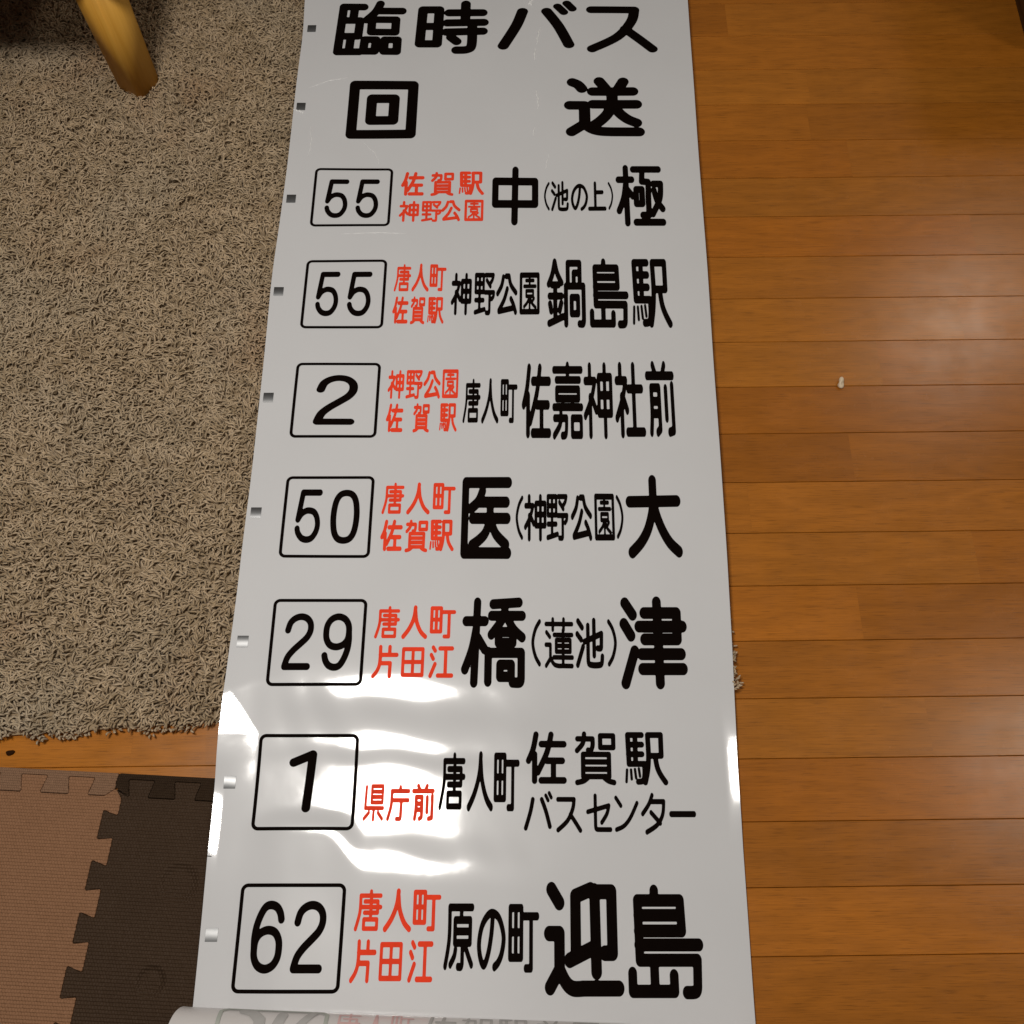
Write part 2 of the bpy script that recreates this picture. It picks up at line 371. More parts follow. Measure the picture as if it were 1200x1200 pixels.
# ------------------------------------------------------------------ low table whose corner leg stands on the rug
def build_table():
    root = empty('low_table', (-.613, .757, 0)); tag(root, 'honey coloured wooden table with its square leg on the rug', 'table')
    def leg(dx, dy, rz):
        bm = bmesh.new(); box(bm, (0, 0, 0), (1, 1, 1), .0)
        for v in bm.verts:
            top = v.co.z > 0; s = .058 if top else .050
            v.co.x *= s; v.co.y *= s; v.co.z = .22 if top else .008
        bmesh.ops.bevel(bm, geom=list(bm.edges), offset=.005, segments=3, affect='EDGES')
        bmesh.ops.rotate(bm, verts=bm.verts, cent=(0, 0, 0), matrix=__import__('mathutils').Matrix.Rotation(rz, 3, 'Z'))
        sx, sy = (-1 if dx == 0 else 1), (1 if dy == 0 else -1)      # the legs splay outwards towards the floor
        for v in bm.verts: v.co.x += dx + sx * .01 * v.co.z; v.co.y += dy + sy * .02 * v.co.z
        o = obj_bm('leg', bm, M_LEG, root, True)
        return o
    leg(0, 0, R(58)); leg(-.95, 0, R(-38)); leg(0, .55, R(-38)); leg(-.95, .55, R(38))
    bm = bmesh.new(); box(bm, (-.475, .276, .236), (1.05, .62, .030), .006); obj_bm('tabletop', bm, M_TOP, root, False)
    bm = bmesh.new(); box(bm, (-.475, .275, .198), (.86, .40, .044), .003); obj_bm('apron', bm, M_TOP, root, False)
build_table()

def build_cabinet():
    root = empty('cabinet', (.848, .90, 0)); tag(root, 'dark brown wooden cabinet at the right edge of the wood floor', 'cabinet')
    bm = bmesh.new(); box(bm, (.21, .40, .215), (.40, .93, .37), .012); obj_bm('carcass', bm, M_CAB, root)
    bm = bmesh.new(); box(bm, (.215, .40, .0155), (.385, .915, .031), .002); obj_bm('plinth', bm, M_CAB, root)
    for s in (-1, 1):
        bm = bmesh.new(); box(bm, (.003, .40 + s * .228, .215), (.016, .44, .33), .004); d = obj_bm('door', bm, M_CAB, root)
        bm = bmesh.new(); bmesh.ops.create_uvsphere(bm, u_segments=16, v_segments=10, radius=.011); bmesh.ops.translate(bm, verts=bm.verts, vec=(-.014, .40 + s * .04, .25)); obj_bm('knob', bm, M_KNOB, d, True)
build_cabinet()

# ------------------------------------------------------------------ crumbs on the floor
def crumb(name, loc, size, col, label, cat, seed):
    r = random.Random(seed); bm = bmesh.new(); bmesh.ops.create_icosphere(bm, subdivisions=3, radius=1)
    k = [(r.uniform(-3, 3), r.uniform(-3, 3), r.uniform(-3, 3), r.uniform(0, 6)) for _ in range(5)]
    for v in bm.verts:
        s = 1 + sum(.2 * math.sin(a * v.co.x + b * v.co.y + c * v.co.z + d) for a, b, c, d in k)
        v.co = (v.co.x * s * size[0] + .25 * size[0] * v.co.y, v.co.y * s * size[1], max(-.9, v.co.z * s) * size[2])
    o = obj_bm(name, bm, mat_ink(name + '_matter', col, .85), None, True); o.location = (*loc, size[2] * .88); tag(o, label, cat)
crumb('crumb', (.4745, .2005), (.0046, .0062, .004), (.80, .66, .48), 'small cream crumb lying on the bare wood floor', 'crumb', 3)
crumb('crumb', (-.628, -.3275), (.005, .0032, .002), (.03, .012, .005), 'tiny dark fleck on the board between rug and foam mat', 'fleck', 5)

# ------------------------------------------------------------------ characters
# Stroke skeletons of the printed characters: strokes split by ';', '~' marks a curved stroke, '@r' a pen radius of its own.
SK = {
'5':(5.6,"13,6 54,6;13,6 6,57;~6,57 13,47 22,41.5 31,40 43,43 51,53 54,67 51,80 42,91 30,94 18,91 9,82 6,74"),
'0':(5.6,"~30,6 17,10 9,24 6,50 9,76 17,90 30,94 43,90 51,76 54,50 51,24 43,10 30,6"),
'2':(5.6,"~8,30 12,17 21,9 33,6 45,9 53,18 54,31 48,43 36,54 22,66 12,78 7,93;7,94 53,94"),
'9':(5.6,"~30,6 17,10 9,20 7,33 9,46 17,56 30,59 43,55 51,46 53,33 51,20 43,10 30,6;~53,33 54,48 52,64 46,80 38,91 28,94 17,91 10,83 7,74"),
'6':(5.6,"~30,94 43,90 51,80 53,67 51,54 43,44 30,41 17,45 9,54 7,67 9,80 17,90 30,94;~7,67 6,52 8,36 14,20 22,9 32,6 43,9 50,17 53,26"),
'1':(6.5,"7,20 38,7;38,7 33,94"),
'(':(4.6,"~34,4 18,22 9,50 18,78 34,96"),
')':(4.6,"~7,4 23,22 32,50 23,78 7,96"),
'大':(6.6,"6,32 94,31;50,6 50,32;~50,30 47,46 38,66 25,81 8,93;~50,34 57,52 66,68 78,82 93,92"),
'中':(6.2,"8,25.5 92,25.5 92,64.5 8,64.5 8,25.5;50,6 49,94"),
'上':(6,"40,6 40,92;40,37 80,37;6,93 94,93"),
'の':(6,"~54,9 50,40 40,72 26,91 13,80 7,56 16,28 36,10 56,6 78,16 93,44 88,70 76,86 62,94"),
'公':(6,"~33,9 25,30 7,49;46,7 60,7;~60,7 69,28 93,47;~52,38 38,64 14,90;14,92 82,84;~70,62 82,76 92,94"),
'田':(5.6,"7,8 93,8 93,92 7,92 7,8;50,8 50,92;7,50 93,50"),
'町':(5,"7,8 43,8 43,79 7,79 7,8;25,8 25,79;7,43 43,43;43,20 94,20;74,20 74,94 57,94"),
'人':(6,"~51,6 48,30 40,52 26,74 7,94;~51,16 56,44 66,66 78,82 94,94"),
'回':(6.4,"7,7 93,7 93,93 7,93 7,7;33.5,31 66.5,31 66.5,69 33.5,69 33.5,31"),
'送':(6.2,"~10,9 17,13 22,20;6,49 25,49 25,80;25,80 8,93;~25,80 33,88 44,92 60,93;58,93 94,93;45,7 53,20;76,8 69,22;36,25 88,25;36,47 92,47;61,25 61,47;~60,47 55,62 46,74 36,83;~63,50 70,62 80,72 91,78"),
'迎':(6.2,"9,7 19,19;6,46 19,46 19,77;19,77 7,92;~19,77 27,88 36,93 50,93;48,93 94,93;60,7 40,13 40,63;32,69 61,59;65,8 66,79;65,9 87,9 87,63 77,63"),
'島':(5.3,"39,6 39,14;17,14.5 72,14.5 73,41;17,27.5 72,27.5;17,41 73,41;17,53 94,53;17,14.5 18,66 91,66 90,84;~90,84 88,92 76,93;8,77 8,92 60.5,92 60.5,79;36,66 36,92"),
'駅':(5.2,"10,6 12,60;10,6 42,6;11,24 42,24;11,42 42,42;12,60 47,60;27,6 27,60;~47,60 47,80 43,91 32,93;@2.7 7,71 5,93;@2.7 16,71 17,88;@2.7 25,70 27,86;@2.7 34,69 36,83;56,6 86,6 86,45 57,45;~56,6 57,45 54,72 48,94;~72,45 76,66 83,80 94,94"),
'佐':(6,"~25,6 18,34 7,56;22,44 22,94;38,24 94,24;~62,6 52,40 30,78;52,56 90,56;68,56 68,93;38,93.5 94,93.5"),
'賀':(4.8,"~24,5 21,22 7,36;8,14 44,14;~44,14 44,26 40,35 33,35;62,8 93,8 93,30 62,30 62,8;21,43 82,43 82,84 21,84 21,43;21,57 82,57;21,70.5 82,70.5;~32,86 22,92 7,95;~70,86 80,92 93,95"),
'神':(5.2,"23,6 23,24;8,25 40,25;~40,25 28,48 7,70;24,46 24,94;32,50 43,63;53,20 93,20 93,67 53,67 53,20;53,43.5 93,43.5;72.5,6 73,94"),
'社':(5.6,"20,6 20,24;8,25 38,25;~38,25 27,48 7,74;24,46 24,94;31,50 41,64;64,6 64,91;46,36 90,36;41,92 94,92"),
'前':(5.6,"28,6 36,18;67,6 60,18;7,20 94,20;~20,36 20,70 16,94;20,36 46,36 46,90;46,90 37,94;20,54 46,54;20,70 46,70;69,37 69,76;91,33 91,92 77,94"),
'嘉':(4.7,"6,11 94,11;50,5 50,24;14,24 88,24;15,36 85,36 85,48 15,48 15,36;33,49 37,58;67,49 63,58;6,59 94,59;8,73 46,73;~46,73 45,88 42,94 32,95;~28,63 26,80 7,95;64,73 92,73 92,94 64,94 64,73"),
'医':(6.2,"94,6.5 8,6.5 8,93 94,93;~42,17 34,30 20,39;36,31 90,31;23,51 92,51;58,31 58,52;~58,52 50,68 38,77 23,84;~60,54 70,70 90,83"),
'極':(5,"22,6 23,94;7,25 34,25;~22,30 17,54 7,75;25,42 35,52;37,8 89,8;56,8 54,28 67,29;67,29 66,82 54,82;42,41 54,41 54,64 42,64 42,41;77,32 92,32;~92,32 89,56 74,80;~78,42 84,60 94,72;40,93 94,93"),
'橋':(5.2,"24,6 21,94;7,27 36,27;~23,34 17,58 7,80;26,46 36,58;48,8 88,6;46,21 93,21;~67,8 63,24 46,42;~70,23 80,36 93,45;57,39 79,39 79,51 57,51 57,39;~42,93 42,80 42,61;42,62 92,62 92,90;~92,90 90,94 79,94;60,75 77,75 77,88 60,88 60,75"),
'津':(6,"10,7 21,20;8,30 18,43;23,60 9,94;57,6 59,94;38,18 86,18 86,47;30,33 94,33;38,47 86,47;33,63 91,63;34,79 93,79"),
'鍋':(4.5,"~22,6 16,24 7,38;~22,6 28,22 39,36;15,39 32,39;9,55 39,55;23,39 23,88;10,66 13,76;38,65 34,75;8,93 42,84;55,40 55,8 85,8 85,40;70,22 85,22;70,22 70,40;50,94 50,41 94,41 94,88;~94,88 92,94 83,94;64,57 80,57 80,80 64,80 64,57"),
'臨':(5.2,"11,12 40,12;11,12 8,94;8,94 39,94;27,12 26,36;10,37 36,37 35,66 9,66;25,66 24,94;~63,6 57,21 45,36;61,19 95,19;53,35 87,35 87,58 53,58 53,35;45,72 61,72 60,93 44,93 45,72;73,72 91,72 91,93 73,93 73,72"),
'時':(5.8,"9,17 32,17 31,82 7,82 9,17;8,49 32,49;69,6 69,40;46,23 93,23;44,42.5 95,42;43,60 94,59;~79,45 79,84 73,93 58,94;50,70 58,78"),
'バ':(6,"~32,22 24,52 8,92;~63,22 78,52 91,88;@4.8 77,12 85,24;@4.8 89,6 96,17"),
'ス':(6.2,"8,9 69,9;~69,9 64,34 44,66 8,91;~55,50 75,72 92,92"),
'セ':(5.8,"7,47 88,31;~88,31 80,52 60,74;36,6 36,76;~36,76 38,90 52,92;50,92 93,92"),
'ン':(5.8,"10,8 29,29;~10,92 40,82 66,60 93,22"),
'タ':(5.8,"~46,6 32,28 8,50;42,21 90,21;~90,21 84,52 62,76 22,93;40,47 74,72"),
'ー':(6.5,"7,50 93,50"),
'唐':(4.6,"58,5 58,14;20,15 94,15;~20,15 19,55 6,95;36,29 84,29 84,56 36,56;28,42.5 95,42.5;59,20 59,68;35,72 83,72 83,94 35,94 35,72"),
'片':(5.4,"~30,6 30,52 22,76 6,94;30,30 94,30;66,6 66,30;30,55 70,55 69,94"),
'江':(5.6,"17,7 25,17;10,30 18,42;26,58 8,94;44,10 94,10;68,10 68,92;38,93 94,93"),
'県':(4.8,"40,6 90,6 90,49 40,49 40,6;40,20.5 90,20.5;40,34.5 90,34.5;14,8 12,64 94,64;52,64 51,94;30,76 8,92;72,76 92,92"),
'庁':(5.4,"57,5 57,15;20,16 94,16;~20,16 19,56 6,94;32,42 93,42;63,42 62,90;~62,90 59,94 45,94"),
'池':(5.2,"10,7 24,20;7,33 20,44;27,58 8,94;32,48 91,32 90,56;~90,56 88,61 77,61;65,6 65,75;44,16 44,80;~44,80 46,91 58,94 78,94 90,91 93,77"),
'蓮':(3.8,"7,14 94,14;30,5 30,25;66,5 66,25;9,30 20,39;7,54 22,54 22,80;22,80 8,94;~22,80 34,91 48,94 60,94;58,94 94,94;64,26 64,88;34,35 94,35;41,45 88,45 88,67 41,67 41,45;41,56 88,56;33,78 95,78"),
'原':(5,"18,7 94,7;~18,7 18,55 7,94;58,7 57,26;37,26 88,26 88,60 37,60 37,26;37,43 88,43;63,60 63,90;~63,90 60,95 49,95;~40,70 36,80 24,92;~76,70 84,80 94,92"),
'野':(4.7,"8,7 45,7 45,46 8,46 8,7;8,26.5 45,26.5;26.5,7 26.5,88;8,65 45,65;7,93 51,86;54,7 91,7;~91,7 86,18 74,28;60,19 77,33;52,47 94,47;~94,47 92,56 85,62;74,47 74,88;~74,88 72,94 59,94"),
'園':(3.9,"@5.6 6,6 94,6 94,94 6,94 6,6;32,19 70,19;50,12 50,33;22,33 80,33;33,44 68,44 68,57 33,57 33,44;50,58 50,86;~47,60 38,72 22,82;~54,62 62,74 80,84;72,62 60,72"),
}
def strokes(ch):
    """Polylines of one character with their pen radii: [(radius, [(x, y), ...]), ...]."""
    r0, txt = SK[ch]; out = []
    for s in txt.split(';'):
        s = s.strip(); r = r0; curved = s.startswith('~')
        if curved: s = s[1:]
        if s.startswith('@'):
            a, s = s[1:].split(' ', 1); r = float(a)
        p = [tuple(map(float, q.split(','))) for q in s.split()]
        if curved and len(p) > 2:
            closed = p[0] == p[-1]; q = []
            for i in range(len(p) - 1):
                a = p[i-1] if i else (p[-2] if closed else p[0]); b, c = p[i], p[i+1]
                d = p[i+2] if i + 2 < len(p) else (p[1] if closed else p[-1])
                for k in range(6):
                    t = k / 6
                    q.append(tuple(.5*(2*b[j] + (c[j]-a[j])*t + (2*a[j]-5*b[j]+4*c[j]-d[j])*t*t + (3*b[j]-a[j]-3*c[j]+d[j])*t**3) for j in (0, 1)))
            q.append(p[-1]); p = q
        out.append((r, p))
    return out
# every character with its rectangle on the film, in tenths of a millimetre
ROWS = {
    'row1a': '臨,-2956,-1783,8046,9291 時,-1614,-390,8086,9293 回,-2643,-1523,6301,7502',
    'row1b': 'バ,-235,1090,8171,9282 ス,1245,2420,8118,9148 送,836,2122,6349,7590',
    'row2n': '#,-3079,-1858,4600,5710 5,-2879,-2530,4758,5492 5,-2403,-2057,4756,5496',
    'row2v': '佐,-1721,-1363,5181,5637 賀,-1260,-903,5173,5635 駅,-823,-431,5190,5643 神,-1732,-1426,4682,5082 野,-1388,-1078,4681,5079 公,-1085,-790,4692,5092 園,-729,-438,4694,5100',
    'row2d': '中,-308,407,4611,5750 極,1606,2358,4592,5773',
    'row2s': '(,494,582,4894,5450 池,601,876,4880,5470 の,908,1174,4885,5412 上,1170,1453,4887,5454 ),1483,1561,4904,5439',
    'row3n': '#,-3083,-1871,2783,3981 5,-2892,-2558,2993,3770 5,-2425,-2080,2992,3766',
    'row3v': '唐,-1747,-1502,3416,3900 人,-1486,-1232,3416,3913 町,-1223,-979,3427,3901 佐,-1754,-1523,2862,3332 賀,-1487,-1278,2851,3333 駅,-1237,-998,2862,3324',
    'row3s': '神,-900,-597,3006,3756 野,-559,-250,3007,3759 公,-235,80,3012,3748 園,112,409,3019,3762',
    'row3d': '鍋,513,1086,2782,4011 島,1141,1720,2774,4013 駅,1767,2349,2791,4003',
    'row4n': '#,-3089,-1879,1007,2204 2,-2780,-2183,1206,2000',
    'row4v': '神,-1761,-1532,1619,2085 野,-1504,-1269,1620,2086 公,-1258,-1015,1625,2080 園,-989,-763,1633,2097 佐,-1764,-1527,1096,1548 賀,-1385,-1158,1093,1555 駅,-1014,-770,1105,1554',
    'row4s': '唐,-690,-445,1237,1945 人,-429,-187,1226,1954 町,-162,76,1232,1938',
    'row4d': '佐,138,550,991,2197 嘉,568,1003,971,2229 神,1008,1421,981,2217 社,1451,1873,996,2223 前,1890,2300,1016,2241',
    'row5n': '#,-3084,-1877,-762,422 5,-2907,-2571,-554,225 0,-2440,-2049,-564,219',
    'row5v': '唐,-1755,-1461,-141,324 人,-1422,-1107,-147,327 町,-1069,-767,-142,319 佐,-1756,-1463,-668,-220 賀,-1424,-1123,-686,-221 駅,-1096,-772,-671,-221',
    'row5d': '医,-680,-5,-779,407 大,1534,2277,-775,443',
    'row5s': '(,48,151,-510,133 神,161,463,-533,156 野,462,758,-524,156 公,790,1076,-525,152 園,1109,1378,-520,164 ),1401,1499,-498,145',
    'row6n': '#,-3104,-1884,-2472,-1327 2,-2927,-2551,-2271,-1522 9,-2427,-2051,-2281,-1522',
    'row6v': '唐,-1768,-1448,-1859,-1424 人,-1419,-1088,-1866,-1415 町,-1057,-725,-1859,-1428 片,-1780,-1446,-2379,-1942 田,-1405,-1117,-2361,-1972 江,-1056,-742,-2375,-1948',
    'row6d': '橋,-643,176,-2501,-1310 津,1385,2254,-2496,-1292',
    'row6s': '(,247,371,-2225,-1599 蓮,416,792,-2244,-1571 池,814,1181,-2238,-1575 ),1225,1347,-2212,-1594',
    'row7n': '#,-3149,-1906,-4208,-3056 1,-2755,-2416,-3996,-3254',
    'row7v': '県,-1812,-1556,-4106,-3659 庁,-1526,-1247,-4100,-3669 前,-1225,-947,-4099,-3652',
    'row7s': '唐,-895,-574,-3970,-3280 人,-549,-230,-3986,-3266 町,-224,92,-3983,-3283',
    'row7d': '佐,171,677,-3660,-3027 賀,778,1287,-3674,-3020 駅,1396,1926,-3674,-3025 バ,145,496,-4209,-3741 ス,537,851,-4234,-3811 セ,902,1216,-4223,-3769 ン,1248,1544,-4222,-3793 タ,1570,1872,-4254,-3760 ー,1913,2240,-4050,-3976',
    'row8n': '#,-3211,-1961,-5990,-4807 6,-3033,-2657,-5783,-4998 2,-2548,-2170,-5780,-5000',
    'row8v': '唐,-1840,-1522,-5334,-4873 人,-1502,-1174,-5343,-4863 町,-1159,-833,-5334,-4878 片,-1862,-1567,-5883,-5417 田,-1528,-1266,-5861,-5446 江,-1197,-912,-5877,-5425',
    'row8s': '原,-788,-445,-5757,-5029 の,-406,-73,-5761,-5087 町,-44,316,-5773,-5034',
    'row8d': '迎,371,1293,-6027,-4790 島,1340,2223,-6051,-4818',
}

# ------------------------------------------------------------------ the printed destination roll
sign = empty('destination_roll', (0, 0, 0))
tag(sign, 'long white glossy bus destination roll printed with black and red Japanese place names', 'bus sign')
LY = [.9328, .8587, .7429, .5682, .3762, .2577, .1871, .0406, -.1304, -.2966, -.4478, -.6076]
LX = [-.3522, -.3490, -.3512, -.3516, -.3575, -.3564, -.3560, -.3563, -.3590, -.3645, -.3641, -.3630]
RY = [.9374, .7469, .5717, .4099, .1894, .0424, -.1291, -.2421, -.348, -.4475, -.6208]
RX = [.2985, .2958, .2934, .2924, .2886, .2868, .2835, .2819, .2783, .2780, .2753]
def edge(ys, xs, y):
    y = np.asarray(y, float); out = np.zeros_like(y)
    for k in (-.03, -.015, 0, .015, .03): out += np.interp(y + k, ys[::-1], xs[::-1])
    return out / 5
def film_normals(x, y):
    e = 6e-4; hx = (height(x + e, y) - height(x - e, y)) / (2 * e); hy = (height(x, y + e) - height(x, y - e)) / (2 * e)
    n = np.stack([-hx, -hy, np.ones_like(hx)], -1); return n / np.linalg.norm(n, axis=-1, keepdims=True)
def build_film():
    ny, nx = 760, 230
    y = np.linspace(-.668, 1.12, ny)[:, None]; s = np.linspace(0, 1, nx)[None]; s = .5 - .5 * np.cos(np.pi * s) * (.35 + .65) ; s = .6 * s + .4 * np.linspace(0, 1, nx)[None]
    xl, xr = edge(LY, LX, y), edge(RY, RX, y); x = xl + (xr - xl) * s; y = np.broadcast_to(y, x.shape); z = height(x, y)
    idx = np.arange(ny * nx).reshape(ny, nx); f = np.stack([idx[:-1, :-1], idx[:-1, 1:], idx[1:, 1:], idx[1:, :-1]], -1).reshape(-1, 4)
    me = raw_mesh('film', np.stack([x, y, z], -1).reshape(-1, 3), f)
    me.normals_split_custom_set_from_vertices(film_normals(x, y).reshape(-1, 3).tolist())
    return link('film', me, M_FILM, sign)
film = build_film()

INK_UP = .00035
def on_film(x, y):
    return np.stack([x, y, height(x, y) + INK_UP], -1), film_normals(x, y)
def ink_cells(seg, mapping, bounds, cell):
    """Fill of a set of pen strokes as small faces that follow the surface. seg: [(radius, points)], bounds: (u0, u1, v0, v1) of the design and nx, ny from cell."""
    u0, u1, v0, v1 = bounds; nx, ny = cell
    U, V = np.meshgrid(np.linspace(u0, u1, nx), np.linspace(v0, v1, ny)); F = np.full(U.shape, -1e9)
    for r, p in seg:
        for a, b in zip(p, p[1:]):
            dx, dy = b[0] - a[0], b[1] - a[1]; L = dx * dx + dy * dy
            t = np.clip(((U - a[0]) * dx + (V - a[1]) * dy) / L, 0, 1) if L > 1e-9 else 0
            F = np.maximum(F, r - np.hypot(U - a[0] - t * dx, V - a[1] - t * dy))
    ins = F > 0; n4 = ins[:-1, :-1].astype(int) + ins[:-1, 1:] + ins[1:, 1:] + ins[1:, :-1]
    verts, key, faces = [], {}, []
    def corner(j, i):
        k = (j, i)
        if k not in key: key[k] = len(verts); verts.append((U[j, i], V[j, i]))
        return key[k]
    def cross(p, q):
        k = (p, q) if p < q else (q, p)
        if k not in key:
            (j, i), (m, n) = k; t = F[j, i] / (F[j, i] - F[m, n]); key[k] = len(verts)
            verts.append((U[j, i] + t * (U[m, n] - U[j, i]), V[j, i] + t * (V[m, n] - V[j, i])))
        return key[k]
    for j, i in zip(*np.nonzero(n4)):
        c = ((j, i), (j, i + 1), (j + 1, i + 1), (j + 1, i))
        if n4[j, i] == 4: faces.append([corner(*k) for k in c]); continue
        poly = []
        for a, b in zip(c, c[1:] + c[:1]):
            if ins[a]: poly.append(corner(*a))
            if ins[a] != ins[b]: poly.append(cross(a, b))
        if len(poly) > 2: faces.append(poly)
    return np.array(verts), faces
SHEAR = .0106
def char_cells(ch, x0, x1, y0, y1, bold=1.0):
    """One character (or '#', the rounded frame) laid on the film inside a rectangle given in metres."""
    w, h = x1 - x0, y1 - y0
    if ch == '#':
        c, lw = .0085, .0021; p = []
        for cx, cy, s in ((w - c, c, -90), (w - c, h - c, 0), (c, h - c, 90), (c, c, 180)):
            p += [(cx + (c - lw) * math.cos(R(s + 15 * k)), cy + (c - lw) * math.sin(R(s + 15 * k))) for k in range(7)]
        seg = [(lw, p + p[:1])]; b = (0, w, 0, h)
    else:
        seg = [(r * bold, p) for r, p in strokes(ch)]
        b = (min(q[0] - r for r, p in seg for q in p), max(q[0] + r for r, p in seg for q in p), min(q[1] - r for r, p in seg for q in p), max(q[1] + r for r, p in seg for q in p))
    cs = .0007 if max(w, h) < .075 else .0010
    e = 1e-3 * (b[1] - b[0])
    v, f = ink_cells(seg, None, (b[0] - e, b[1] + e, b[2] - e, b[3] + e), (max(14, int(w / cs)), max(14, int(h / cs))))
    y = y1 - (v[:, 1] - b[2]) / (b[3] - b[2]) * h; x = x0 + (v[:, 0] - b[0]) / (b[1] - b[0]) * w + SHEAR * (y - (y0 + y1) / 2)
    return x, y, f
def ink_object(name, items, mat, parent, bold=1.0):
    co, no, fa = [], [], []; base = 0
    for ch, a, b, c, d in items:
        x, y, f = char_cells(ch, a * 1e-4, b * 1e-4, c * 1e-4, d * 1e-4, bold); p, n = on_film(x, y)
        co += p.tolist(); no += n.tolist(); fa += [[i + base for i in reversed(q)] for q in f]; base += len(p)
    me = bpy.data.meshes.new(name); me.from_pydata(co, [], fa); me.polygons.foreach_set('use_smooth', np.ones(len(fa), bool)); me.update()
    me.normals_split_custom_set_from_vertices(no)
    o = link(name, me, mat, parent)
    return o
def items(k): return [(c[0], *map(int, c[2:].split(','))) for c in ROWS[k].split(' ')]
for n in range(1, 9):
    for k, name, mat in (('n', 'route_frame', M_BLACK), ('v', 'via_lettering', M_RED), ('s', 'stop_lettering', M_BLACK), ('d', 'destination_lettering', M_BLACK)):
        if 'row%d%s' % (n, k) not in ROWS: continue
        it = items('row%d%s' % (n, k))
        if k == 'n':
            fr = ink_object(name, it[:1], mat, sign); ink_object('route_number', it[1:], mat, fr, 1.1)
        elif k == 'd':
            for c in it: ink_object('printed_character', [c], mat, sign, {'極': 1.12, '鍋': 1.16, '島': 1.06, '医': 1.14}.get(c[0], 1.1))
        else: ink_object(name, it, mat, sign, 1.22)
i1 = items('row1a') + items('row1b')
for c in i1: ink_object('printed_character', [c], M_BLACK, sign, 1.2)

# silver sensing marks along the left edge, each one a small slightly curved foil patch
MARKS = [(-.3352, .8650), (-.3398, .6960), (-.3405, .5120), (-.3450, .3420), (-.3440, .1640), (-.3445, -.0120), (-.3452, -.1895), (-.3462, -.3640), (-.3500, -.5370)]
for i, (mx, my) in enumerate(MARKS):
    n = 13; w, h = .0142, .0150
    s, t = np.meshgrid(np.linspace(-.5, .5, n), np.linspace(-.5, .5, n)); x = mx + s * w + .01 * t * h; y = my + t * h
    nn = film_normals(x, y); k = (.50, .42, .34, .5, .42, .46, .52, .5, .42)[i]
    nn[..., 1] += k * (t + .05 * (i % 3)) ; nn /= np.linalg.norm(nn, axis=-1, keepdims=True)
    z = height(x, y) + INK_UP + .0002 + .0005 * (.25 - t * t)
    idx = np.arange(n * n).reshape(n, n); f = np.stack([idx[:-1, :-1], idx[:-1, 1:], idx[1:, 1:], idx[1:, :-1]], -1).reshape(-1, 4)
    me = raw_mesh('foil_mark', np.stack([x, y, z], -1).reshape(-1, 3), f); me.normals_split_custom_set_from_vertices(nn.reshape(-1, 3).tolist())
    link('foil_mark', me, M_FOIL, film)
# short printed tick on the left edge
def strip(name, pts, r, mat, parent):
    u = [p[0] for p in pts]; v = [p[1] for p in pts]; b = (min(u) - r, max(u) + r, min(v) - r, max(v) + r)
    q, f = ink_cells([(r, pts)], None, (b[0] - 1e-5, b[1] + 1e-5, b[2] - 1e-5, b[3] + 1e-5), (max(10, int((b[1] - b[0]) / .0003)), max(10, int((b[3] - b[2]) / .0003))))
    p, n = on_film(q[:, 0], q[:, 1]); me = bpy.data.meshes.new(name); me.from_pydata(p.tolist(), [], f); me.update(); return link(name, me, mat, parent)
strip('edge_tick', [(-.3645, -.4500), (-.3595, -.4503)], .0005, M_BLACK, film)

# fine creases: raised hair-thin ridges, stress-whitened; the faintest paint in sheen off wrinkles
M_CREASE = mat_film('crazed_sheen_film', (.86, .86, .86)); M_CREASE.node_tree.nodes['Principled BSDF'].inputs['Roughness'].default_value = .3
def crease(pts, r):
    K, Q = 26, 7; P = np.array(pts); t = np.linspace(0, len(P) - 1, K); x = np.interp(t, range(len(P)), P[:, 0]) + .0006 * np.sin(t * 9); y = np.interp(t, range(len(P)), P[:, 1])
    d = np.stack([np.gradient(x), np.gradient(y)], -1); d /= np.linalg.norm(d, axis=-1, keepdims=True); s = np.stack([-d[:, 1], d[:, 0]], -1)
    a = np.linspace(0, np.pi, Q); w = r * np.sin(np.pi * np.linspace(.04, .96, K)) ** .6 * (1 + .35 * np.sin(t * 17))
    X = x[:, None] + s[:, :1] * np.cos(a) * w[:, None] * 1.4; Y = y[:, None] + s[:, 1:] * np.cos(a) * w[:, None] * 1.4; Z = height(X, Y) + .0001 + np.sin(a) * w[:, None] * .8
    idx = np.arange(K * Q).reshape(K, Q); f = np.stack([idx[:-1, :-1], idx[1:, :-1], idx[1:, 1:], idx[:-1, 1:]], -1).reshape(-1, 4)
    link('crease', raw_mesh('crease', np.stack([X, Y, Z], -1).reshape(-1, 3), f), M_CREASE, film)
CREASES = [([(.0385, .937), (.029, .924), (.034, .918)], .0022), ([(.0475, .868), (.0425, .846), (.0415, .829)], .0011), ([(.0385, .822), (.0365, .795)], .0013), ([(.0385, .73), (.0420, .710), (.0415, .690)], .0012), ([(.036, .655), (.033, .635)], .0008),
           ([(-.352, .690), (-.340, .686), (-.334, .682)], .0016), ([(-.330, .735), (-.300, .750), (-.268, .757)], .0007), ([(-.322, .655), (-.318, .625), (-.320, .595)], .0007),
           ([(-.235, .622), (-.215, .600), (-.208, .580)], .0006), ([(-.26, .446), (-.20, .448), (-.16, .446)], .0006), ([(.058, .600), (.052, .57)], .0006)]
for p, r in CREASES: crease(p, r * .8)

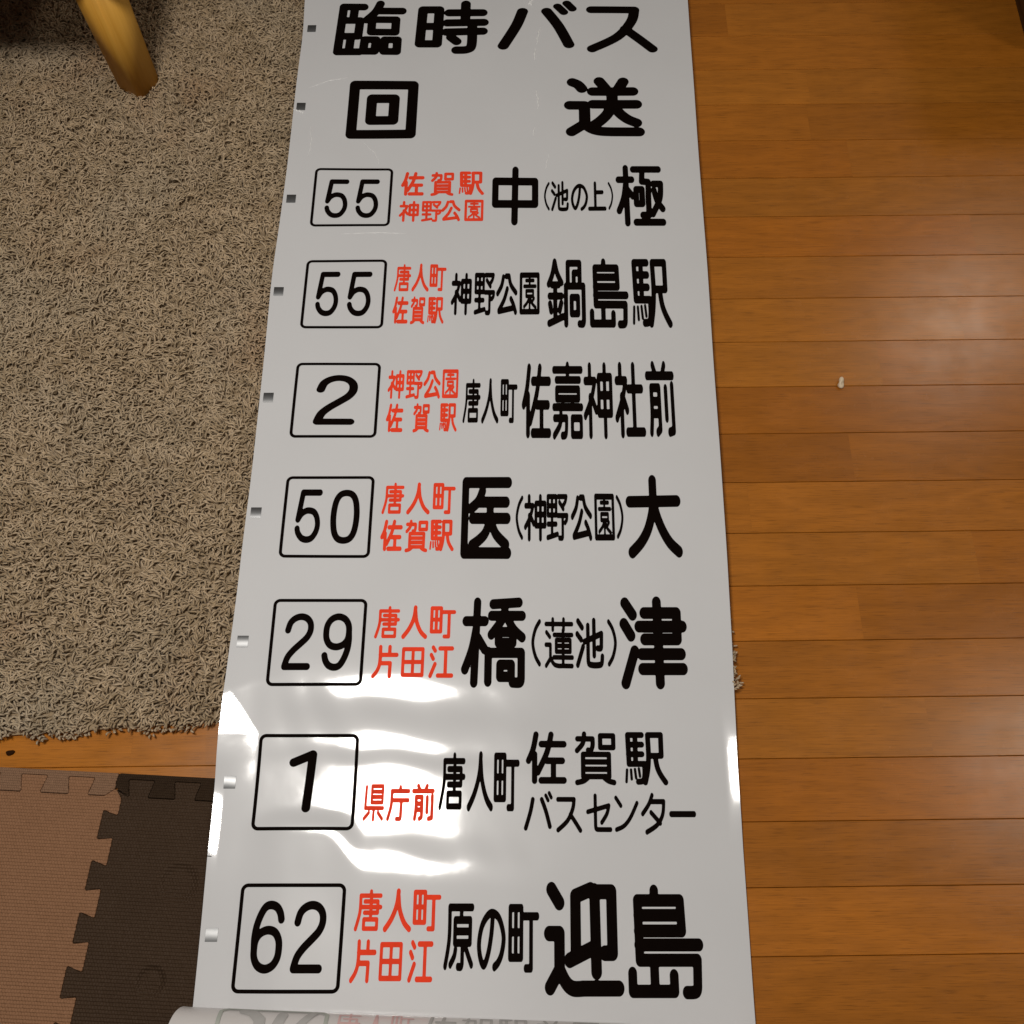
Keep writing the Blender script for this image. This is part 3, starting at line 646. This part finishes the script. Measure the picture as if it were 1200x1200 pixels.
# the rest of the roll, wound up at the bottom with the pale reverse side outwards
M_REV = mat_film('film_reverse', (.66, .63, .62)); M_REV.node_tree.nodes['Principled BSDF'].inputs['Roughness'].default_value = .3
M_GREY, M_GREEN, M_PINK = mat_ink('ghost_grey', (.43, .42, .41), .4), mat_ink('ghost_green_grey', (.42, .44, .40), .4), mat_ink('ghost_pink', (.62, .42, .41), .4)
RR = .031
def roll_point(x, s, lift=0.0):
    """x along the roll, s arc length up from the side that faces the print; returns the point and its normal."""
    ph = np.asarray(s) / RR; r = RR + lift + .0009 * np.sin(7 * np.asarray(x))
    yc = -.6403 - .037 * (np.asarray(x) + .374); n = np.stack([np.full_like(ph, 0.0), np.cos(ph), np.sin(ph)], -1)
    return np.stack([np.asarray(x) + 0 * ph, yc + r * np.cos(ph), .0105 + RR + r * np.sin(ph)], -1), n
def build_roll():
    x = np.concatenate([np.linspace(-.3715, -.359, 8), np.linspace(-.353, .30, 90)])
    a = np.linspace(-1.45, 2 * np.pi * 1.9, 190)
    X, A = np.meshgrid(x, a, indexing='ij')
    rr = RR - .0009 * np.clip((A + 1.45) / 6.28, 0, 9) * 2.0
    end = np.clip((-.359 - X) / .0125, 0, 1); skew = .010 * np.sin(A) ** 2
    yc = -.6403 - .037 * (X + .374); r = rr + .0009 * np.sin(7 * X)
    # the outer turns run off the axis a little, so that the cut end is rounded and not a clean disc
    Xs = X + end * (.0075 * (1 - np.sin(np.clip(A, 0, np.pi))) )
    V = np.stack([Xs, yc + r * np.cos(A), .0105 + RR + r * np.sin(A)], -1)
    ni, nj = X.shape; idx = np.arange(ni * nj).reshape(ni, nj); f = np.stack([idx[:-1, :-1], idx[1:, :-1], idx[1:, 1:], idx[:-1, 1:]], -1).reshape(-1, 4)
    return link('wound_roll', raw_mesh('wound_roll', V.reshape(-1, 3), f), M_REV, sign)
roll = build_roll()
def ghost(name, seg, mat):
    b = (min(q[0] - r for r, p in seg for q in p), max(q[0] + r for r, p in seg for q in p), min(q[1] - r for r, p in seg for q in p), max(q[1] + r for r, p in seg for q in p))
    q, f = ink_cells(seg, None, b, (max(12, int((b[1] - b[0]) / .0009)), max(12, int((b[3] - b[2]) / .0009))))
    p, n = roll_point(q[:, 0], q[:, 1], .0004); me = bpy.data.meshes.new(name); me.from_pydata(p.tolist(), [], f); me.polygons.foreach_set('use_smooth', np.ones(len(f), bool)); me.update()
    link(name, me, mat, roll)
def ghost_chars(spec, h0, h1):
    seg = []
    for ch, x0, x1 in spec:
        ss = strokes(ch); k = (x1 - x0) / 100
        for r, p in ss: seg.append((r * k * .85, [(x0 + q[0] * k, h0 + q[1] / 100 * (h1 - h0)) for q in p]))
    return seg
# show-through of the next line: its frame and figures, then the red and the black lettering, upside down
ghost('ghost_frame', [(.0022, [(-.3185, .060), (-.3185, .012), (-.312, .006), (-.208, .006), (-.202, .012), (-.202, .060)])], M_GREEN)
ghost('ghost_number', [(.0062, [(-.293, .010), (-.283, .014), (-.274, .024), (-.272, .040), (-.277, .054)]), (.0058, [(-.250, .016), (-.255, .034), (-.247, .050)]), (.0045, [(-.216, .008), (-.226, .024), (-.236, .040)])], M_GREY)
ghost('ghost_via_lettering', ghost_chars([('唐', -.194, -.164), ('人', -.162, -.134), ('町', -.132, -.106)], .004, .050), M_PINK)
ghost('ghost_lettering', ghost_chars([('佐', -.096, -.060), ('賀', -.056, -.020), ('駅', -.016, .020), ('前', .026, .060), ('田', .066, .096)], .004, .060), M_GREY)
